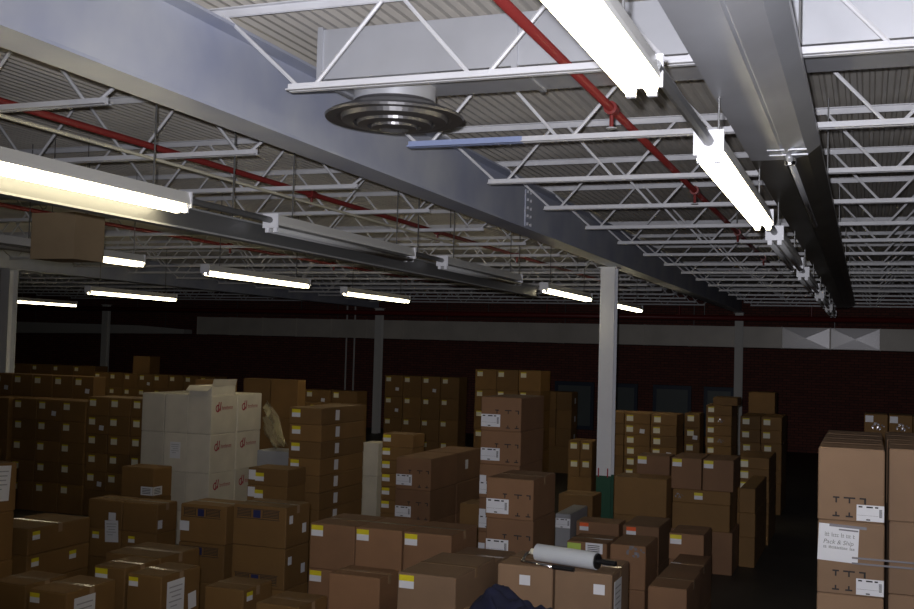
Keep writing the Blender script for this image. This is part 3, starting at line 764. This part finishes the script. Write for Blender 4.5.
def logo(o, w, d, h):
    """red emblem and word on the side facing the aisle"""
    mb = MB(); t = 0.0015; x = w/2+t
    c0, z0 = -d/2+0.14, h*0.66; pts = []
    for k in range(15):
        a = R(60+k*20); b = R(60+(k+1)*20)
        for rr in ((0.032, 0.05),):
            mb.face([(x, c0+rr[0]*math.cos(a), z0+rr[0]*math.sin(a)), (x, c0+rr[1]*math.cos(a), z0+rr[1]*math.sin(a)),
                     (x, c0+rr[1]*math.cos(b), z0+rr[1]*math.sin(b)), (x, c0+rr[0]*math.cos(b), z0+rr[0]*math.sin(b))], M['red_print'])
    for u in (0.0, 0.045):
        mb.face([(x, c0+u, z0-0.035), (x, c0+u+0.02, z0-0.03), (x, c0+u+0.035, z0+0.085), (x, c0+u+0.015, z0+0.08)], M['red_print'])
    for k in range(7):     # the letters are too blurred to read
        u = c0+0.10+k*0.036; hh = 0.05 if k in (0, 3) else 0.036
        for a, b2, c2, d2 in ((0, 0.007, 0, hh), (0.02, 0.027, 0, 0.036), (0.007, 0.02, 0.029, 0.036)):
            mb.face([(x, u+a, z0-0.02+c2), (x, u+b2, z0-0.02+c2), (x, u+b2, z0-0.02+d2), (x, u+a, z0-0.02+d2)], M['red_print'])
    mb.build('logo', o)

TAPED = {'a', 'a2', 's', 'b', 'lb7', 'p', 'q', 'r', 'lba', 'lbb', 'aa', 'lb6b', 'lb6a', 'lb5', 'pink_near', 't3a', 't5', 't4', 'lb4', 'lb8'}
for name, (X0, X1, Y0, Y1, Zt, ncol, nrow, h, style) in STACKS.items():
    vis, m, look, where = INFO[name]
    n = int((Zt-0.02)//h)
    wc, dr = (X1-X0)/ncol, (Y1-Y0)/nrow
    grp = 'cartons, ' + where
    for r in range(nrow):
        v = min(vis, n)
        if name in ('right_a', 'right_b') and r > 0: v = 1
        rest = Zt - v*h
        absorb = rest if rest < 0.22 else 0.0
        for c in range(ncol):
            for k in range(v):
                hh = h + (absorb if k == v-1 else 0)
                z0 = Zt - (k+1)*h - (absorb if k == v-1 else 0)
                pr = style if style in ('ship', 'blue') or (style == 'ship_r' and r == 0) else 'none'
                if name == 'lb6b' and k == 1: pr = 'blue_low'
                lk = look
                if style == 'ship_r' and r == 0 and k == 1: lk = 'large tan carton with taped white sheet'
                if style == 'white' and c < 2: lk = 'plain white carton'
                if style == 'ship' and r > 0: lk = 'reddish carton'
                o, w, d, hb = carton(X0+c*wc, X0+(c+1)*wc, Y0+r*dr, Y0+(r+1)*dr, z0, hh, m, pr,
                                     lab(lk, k, v, c, ncol, r, nrow, where), grp if v*ncol*nrow > 1 else None)
                BOXES[(name, c, r, k)] = (o, w, d, hb)
                decorate(o, w, d, hb, name, style, c, ncol, r, nrow, k)
                if name in TAPED and k == 0: tape_strip(o, w, d, hb)
        if not absorb:
            lv = [0.16, 0.32] if name == 'v3' else []
            lv.append(rest-sum(lv)); z1 = Zt - v*h
            for i, hh in enumerate(lv):
                z1 -= hh
                if name == 'v3' and i < 2:
                    o, w, d, hb = carton(X0+0.02, X1-0.03, Y0, Y1, z1, hh, 'kraft', 'none', ('flat wide carton' if i == 0 else 'broad plain carton')+' beneath the pair right of the column', None)
                    if i == 0: put(o, 'yl', w, d, hb, w*0.45, hb*0.55, size=0.9); put(o, 'shiny', w, d, hb, 0.08, hb*0.5)
                else:
                    o = link('cardboard_carton', carton_mesh(X1-X0-0.01, dr-0.01, hh-0.001, m, 'none'), loc=((X0+X1)/2, Y0+(r+0.5)*dr+0.008, z1))
                    tag(o, 'tall bottom carton' + (' of the %s row' % ordn(r) if nrow > 1 else '') + ' carrying the rest, ' + where, 'box', 'bottom cartons')

# the sheet of paper taped on the aisle stack
o, w, d, h = BOXES[('right_a', 0, 0, 1)]
sh = MB().box(-0.125, 0.125, -0.0015, 0, -0.12, 0.12, M['paper'])
so = sh.build('taped_sheet', o, (-w/2+0.128, -d/2-0.0003, h-0.145)); so.rotation_euler = (0, R(2), 0)
def scrawl(z, x0, x1, hh, seed):
    """lines of writing, too blurred in the photo to read"""
    rg = random.Random(seed); mb = MB(); x = x0
    while x < x1:
        ww = rg.uniform(0.006, 0.012)
        mb.box(x, x+0.003, -0.0023, -0.0015, z, z+hh*rg.uniform(0.7, 1.3), M['conduit']); mb.box(x, x+ww, -0.0023, -0.0015, z, z+0.003, M['conduit'])
        mb.box(x, x+ww, -0.0023, -0.0015, z+hh*0.6, z+hh*0.6+0.003, M['conduit'])
        x += ww+0.002 + (0.012 if rg.random() < 0.15 else 0)
    return mb
scrawl(0.040, -0.085, 0.09, 0.022, 1).build('writing', so)
scrawl(-0.038, -0.09, 0.10, 0.014, 3).build('writing', so)
def words(txt, x, z, size, parent):
    c = bpy.data.curves.new('handwriting', 'FONT'); c.body = txt; c.size = size; c.align_x = 'CENTER'; c.extrude = 0.0004; c.shear = 0.2
    c.materials.append(M['conduit'])
    t = bpy.data.objects.new('handwriting', c); COL.objects.link(t); bpy.context.view_layer.update()
    me = bpy.data.meshes.new_from_object(t.evaluated_get(bpy.context.evaluated_depsgraph_get()))
    bpy.data.objects.remove(t); t = link('handwriting', me, parent)
    t.location = (x, -0.0022, z); t.rotation_euler = (R(90), 0, 0)
words('Pack & Ship', 0.0, -0.008, 0.04, so)
tp = MB()
for (x0, x1, z, hh) in ((-0.06, 0.17, 0.105, 0.018), (0.0, 0.12, 0.085, 0.010)):
    tp.box(x0, x1, -0.004, -0.0025, z, z+hh, M['shiny'])
tp.build('clear_tape', so)
# strap film round the aisle stack
fm = MB()
for z in (1.305, 1.27): fm.box(0.0-0.08, 0.56, 7.508, 7.5095, z, z+0.012, M['shiny'])
o2 = BOXES[('right_a', 0, 0, 1)][0]
fo = fm.build('stretch_band'); tag(fo, 'clear plastic band stretched across the two aisle-edge stacks', 'band')

# open white carton and brown carton on top of the white pallet
X0, X1, Y0, Y1, Zt = STACKS['white_w'][:5]
ob = empty('open_carton', (X1-0.19, Y0+0.29, Zt)); tag(ob, 'white carton with raised open flaps on top of the white pallet', 'box')
t = 0.006; q = MB()
q.box(-0.17, 0.17, -0.27, -0.27+t, 0, 0.12, M['white_card']); q.box(-0.17, 0.17, 0.27-t, 0.27, 0, 0.12, M['white_card'])
q.box(-0.17, -0.17+t, -0.27+t, 0.27-t, 0, 0.12, M['white_card']); q.box(0.17-t, 0.17, -0.27+t, 0.27-t, 0, 0.12, M['white_card'])
q.box(-0.16, 0.16, -0.26, 0.26, 0, t, M['white_card']); q.build('carton_body', ob)
fl_ = MB(); fl_.face([(0.17, -0.27, 0.12), (0.17, 0.27, 0.12), (0.185, 0.28, 0.2), (0.185, -0.26, 0.21)], M['white_card'])
fl_.face([(0.174, -0.27, 0.12), (0.174, 0.27, 0.12), (0.19, 0.28, 0.2), (0.19, -0.26, 0.21)], M['white_card']); fl_.build('flap', ob)
fl2 = MB(); fl2.face([(-0.17, -0.27, 0.12), (0.17, -0.27, 0.12), (0.16, -0.36, 0.06), (-0.16, -0.36, 0.06)], M['white_card'])
fl2.face([(-0.17, -0.274, 0.117), (0.17, -0.274, 0.117), (0.16, -0.364, 0.057), (-0.16, -0.364, 0.057)], M['white_card']); fl2.build('flap', ob)
o, w, d, hb = carton(X0+0.30, X0+0.69, Y1-0.48, Y1-0.02, Zt, 0.17, 'kraft', 'none', 'small brown carton lying behind on top of the white pallet', None)
# a box on the far row, a thin box on the flat stack, a flat box at the photo edge
def lone(name_, px, w_, d_, z0, h_, m_, label):
    o, w, d, hb = carton(px[0], px[0]+w_, px[1], px[1]+d_, z0, h_, m_, 'none', label, None); return o, w, d, hb
q = STACKS['l0b']; a = lone('', (q[0]+1.1, q[2]+0.02), 0.5, 0.4, q[4], 0.42, 'kraft', 'single brown carton on top of the far row by the brick wall')
q = STACKS['x']; lone('', (q[0]+0.10, q[2]+0.05), 0.40, 0.6, q[4], 0.13, 'kraft', 'flat carton laid across the flat stack before the far right column')
q = STACKS['lb3']; lone('', (q[0]+0.02, q[2]+0.02), q[1]-q[0]-0.06, 0.42, q[4], 0.11, 'kraft', 'flat carton topping the stack cut by the photo left edge')
# boxes beneath the pair right of the column
# ------------------------------------------------------------------ stretch-wrap dispenser
ax, bx = Vector((-2.235, 7.585, 1.07+0.064)), Vector((-1.765, 7.47, 1.07+0.064))
dv = (bx-ax).normalized()
sw = empty('wrap_dispenser', ((ax+bx)/2).to_tuple()[:2] + (1.07,)); tag(sw, 'white stretch-wrap roll on a handled dispenser, lying on tan cartons', 'dispenser')
O = Vector(sw.location)
MB().tube([ax-O, bx-O], 0.062, M['film'], 28).build('film_roll', sw, smooth=False)
MB().tube([ax-O-dv*0.05, ax-O+dv*0.01], 0.022, M['cream'], 14).build('core_end', sw)
MB().tube([bx-O, bx-O+dv*0.012], 0.055, M['black'], 20).build('end_disc', sw)
MB().tube([bx-O+dv*0.012, bx-O+dv*0.05, bx-O+dv*0.15], [0.016, 0.019, 0.019], M['black'], 14).build('handle', sw)
side = Vector((dv.y, -dv.x, 0)); side = side if side.y < 0 else -side
f0 = ax-O-dv*0.045; drop = Vector((0, 0, -0.055))
MB().tube([f0, f0+side*0.05+drop*0.3-dv*0.02, f0+side*0.12+drop-dv*0.01, f0+side*0.14+drop+dv*0.05, f0+side*0.15+drop+dv*0.30], 0.012, M['chrome'], 10).build('frame_rod', sw, smooth=True)
MB().tube([f0+side*0.15+drop+dv*0.26, f0+side*0.13+drop+dv*0.42], 0.017, M['black'], 12).build('grip', sw)

# ------------------------------------------------------------------ navy cloth
def cloth():
    NX, NY = 40, 26; mb = MB(); cx, cy, z0 = -1.99, 6.34, STACKS['nb'][4]
    rg = random.Random(3); ph = [rg.uniform(0, 6.28) for _ in range(8)]
    def hgt(u, v):
        e = max(0.0, 1-(abs(u)**3.0))*max(0.0, 1-(abs(v)**3.0))
        base = 0.10 + 0.10*math.exp(-((u+0.45)**2)/0.06) - 0.03*u
        fold = 0.018*math.sin(7*u+3*v+ph[0]) + 0.014*math.sin(11*v-5*u+ph[1]) + 0.010*math.sin(17*u+9*v+ph[2]) + 0.006*math.sin(29*u-13*v+ph[3])
        return z0+0.003 + e**0.6*max(0.01, base+fold)
    idx = {}
    for i in range(NX+1):
        for j in range(NY+1):
            u, v = i/NX*2-1, j/NY*2-1
            k = 1-0.12*abs(u*v)
            mb.v.append((cx+u*0.31*k+0.015*math.sin(9*v+ph[4]), cy+v*0.19*k+0.012*math.sin(8*u+ph[5]), hgt(u, v))); idx[i, j] = len(mb.v)-1
    mi = mb.mid(M['navy'])
    for i in range(NX):
        for j in range(NY): mb.f.append((idx[i, j], idx[i+1, j], idx[i+1, j+1], idx[i, j+1])); mb.mi.append(mi)
    ring = [idx[i, 0] for i in range(NX+1)]+[idx[NX, j] for j in range(1, NY+1)]+[idx[i, NY] for i in range(NX-1, -1, -1)]+[idx[0, j] for j in range(NY-1, 0, -1)]
    b = len(mb.v)
    for r_ in ring: x, y, _z = mb.v[r_]; mb.v.append((x, y, z0+0.0005))
    n = len(ring)
    for k in range(n): mb.f.append((ring[k], ring[(k+1) % n], b+(k+1) % n, b+k)); mb.mi.append(mi)
    mb.f.append(tuple(b+k for k in range(n))); mb.mi.append(mi)
    o = mb.build('navy_jacket', smooth=True); tag(o, 'crumpled dark navy cloth dropped before the tan stretch-wrap cartons', 'jacket')
cloth()

# ------------------------------------------------------------------ loose plastic film by the white pallet
def wrap():
    mb = MB(); NU, NV = 18, 10; rg = random.Random(5)
    A = [Vector((-7.75, 12.87, 1.84)), Vector((-7.05, 12.0, 1.70)), Vector((-6.70, 11.5, 1.56)), Vector((-6.36, 11.1, 1.42))]
    B = [Vector((-7.75, 12.87, 1.38)), Vector((-7.32, 12.3, 1.40)), Vector((-7.05, 11.9, 1.38)), Vector((-6.75, 11.5, 1.34))]
    def lerp(P, t):
        t *= len(P)-1; i = min(int(t), len(P)-2); return P[i].lerp(P[i+1], t-i)
    for i in range(NU+1):
        for j in range(NV+1):
            u, v = i/NU, j/NV; p = lerp(A, u).lerp(lerp(B, u), v)
            p = p + Vector((0.03*math.sin(v*19+u*3), 0.03*math.sin(v*14+1), 0.03*math.sin(v*23+u*5)-0.06*math.sin(math.pi*u)))
            mb.v.append(tuple(p))
    mi = mb.mid(M['wrap'])
    for i in range(NU):
        for j in range(NV):
            a = i*(NV+1)+j; mb.f.append((a, a+NV+1, a+NV+2, a+1)); mb.mi.append(mi)
    o = mb.build('loose_plastic_film', smooth=True); tag(o, 'torn yellowish plastic film trailing from the white pallet', 'plastic film')
wrap()
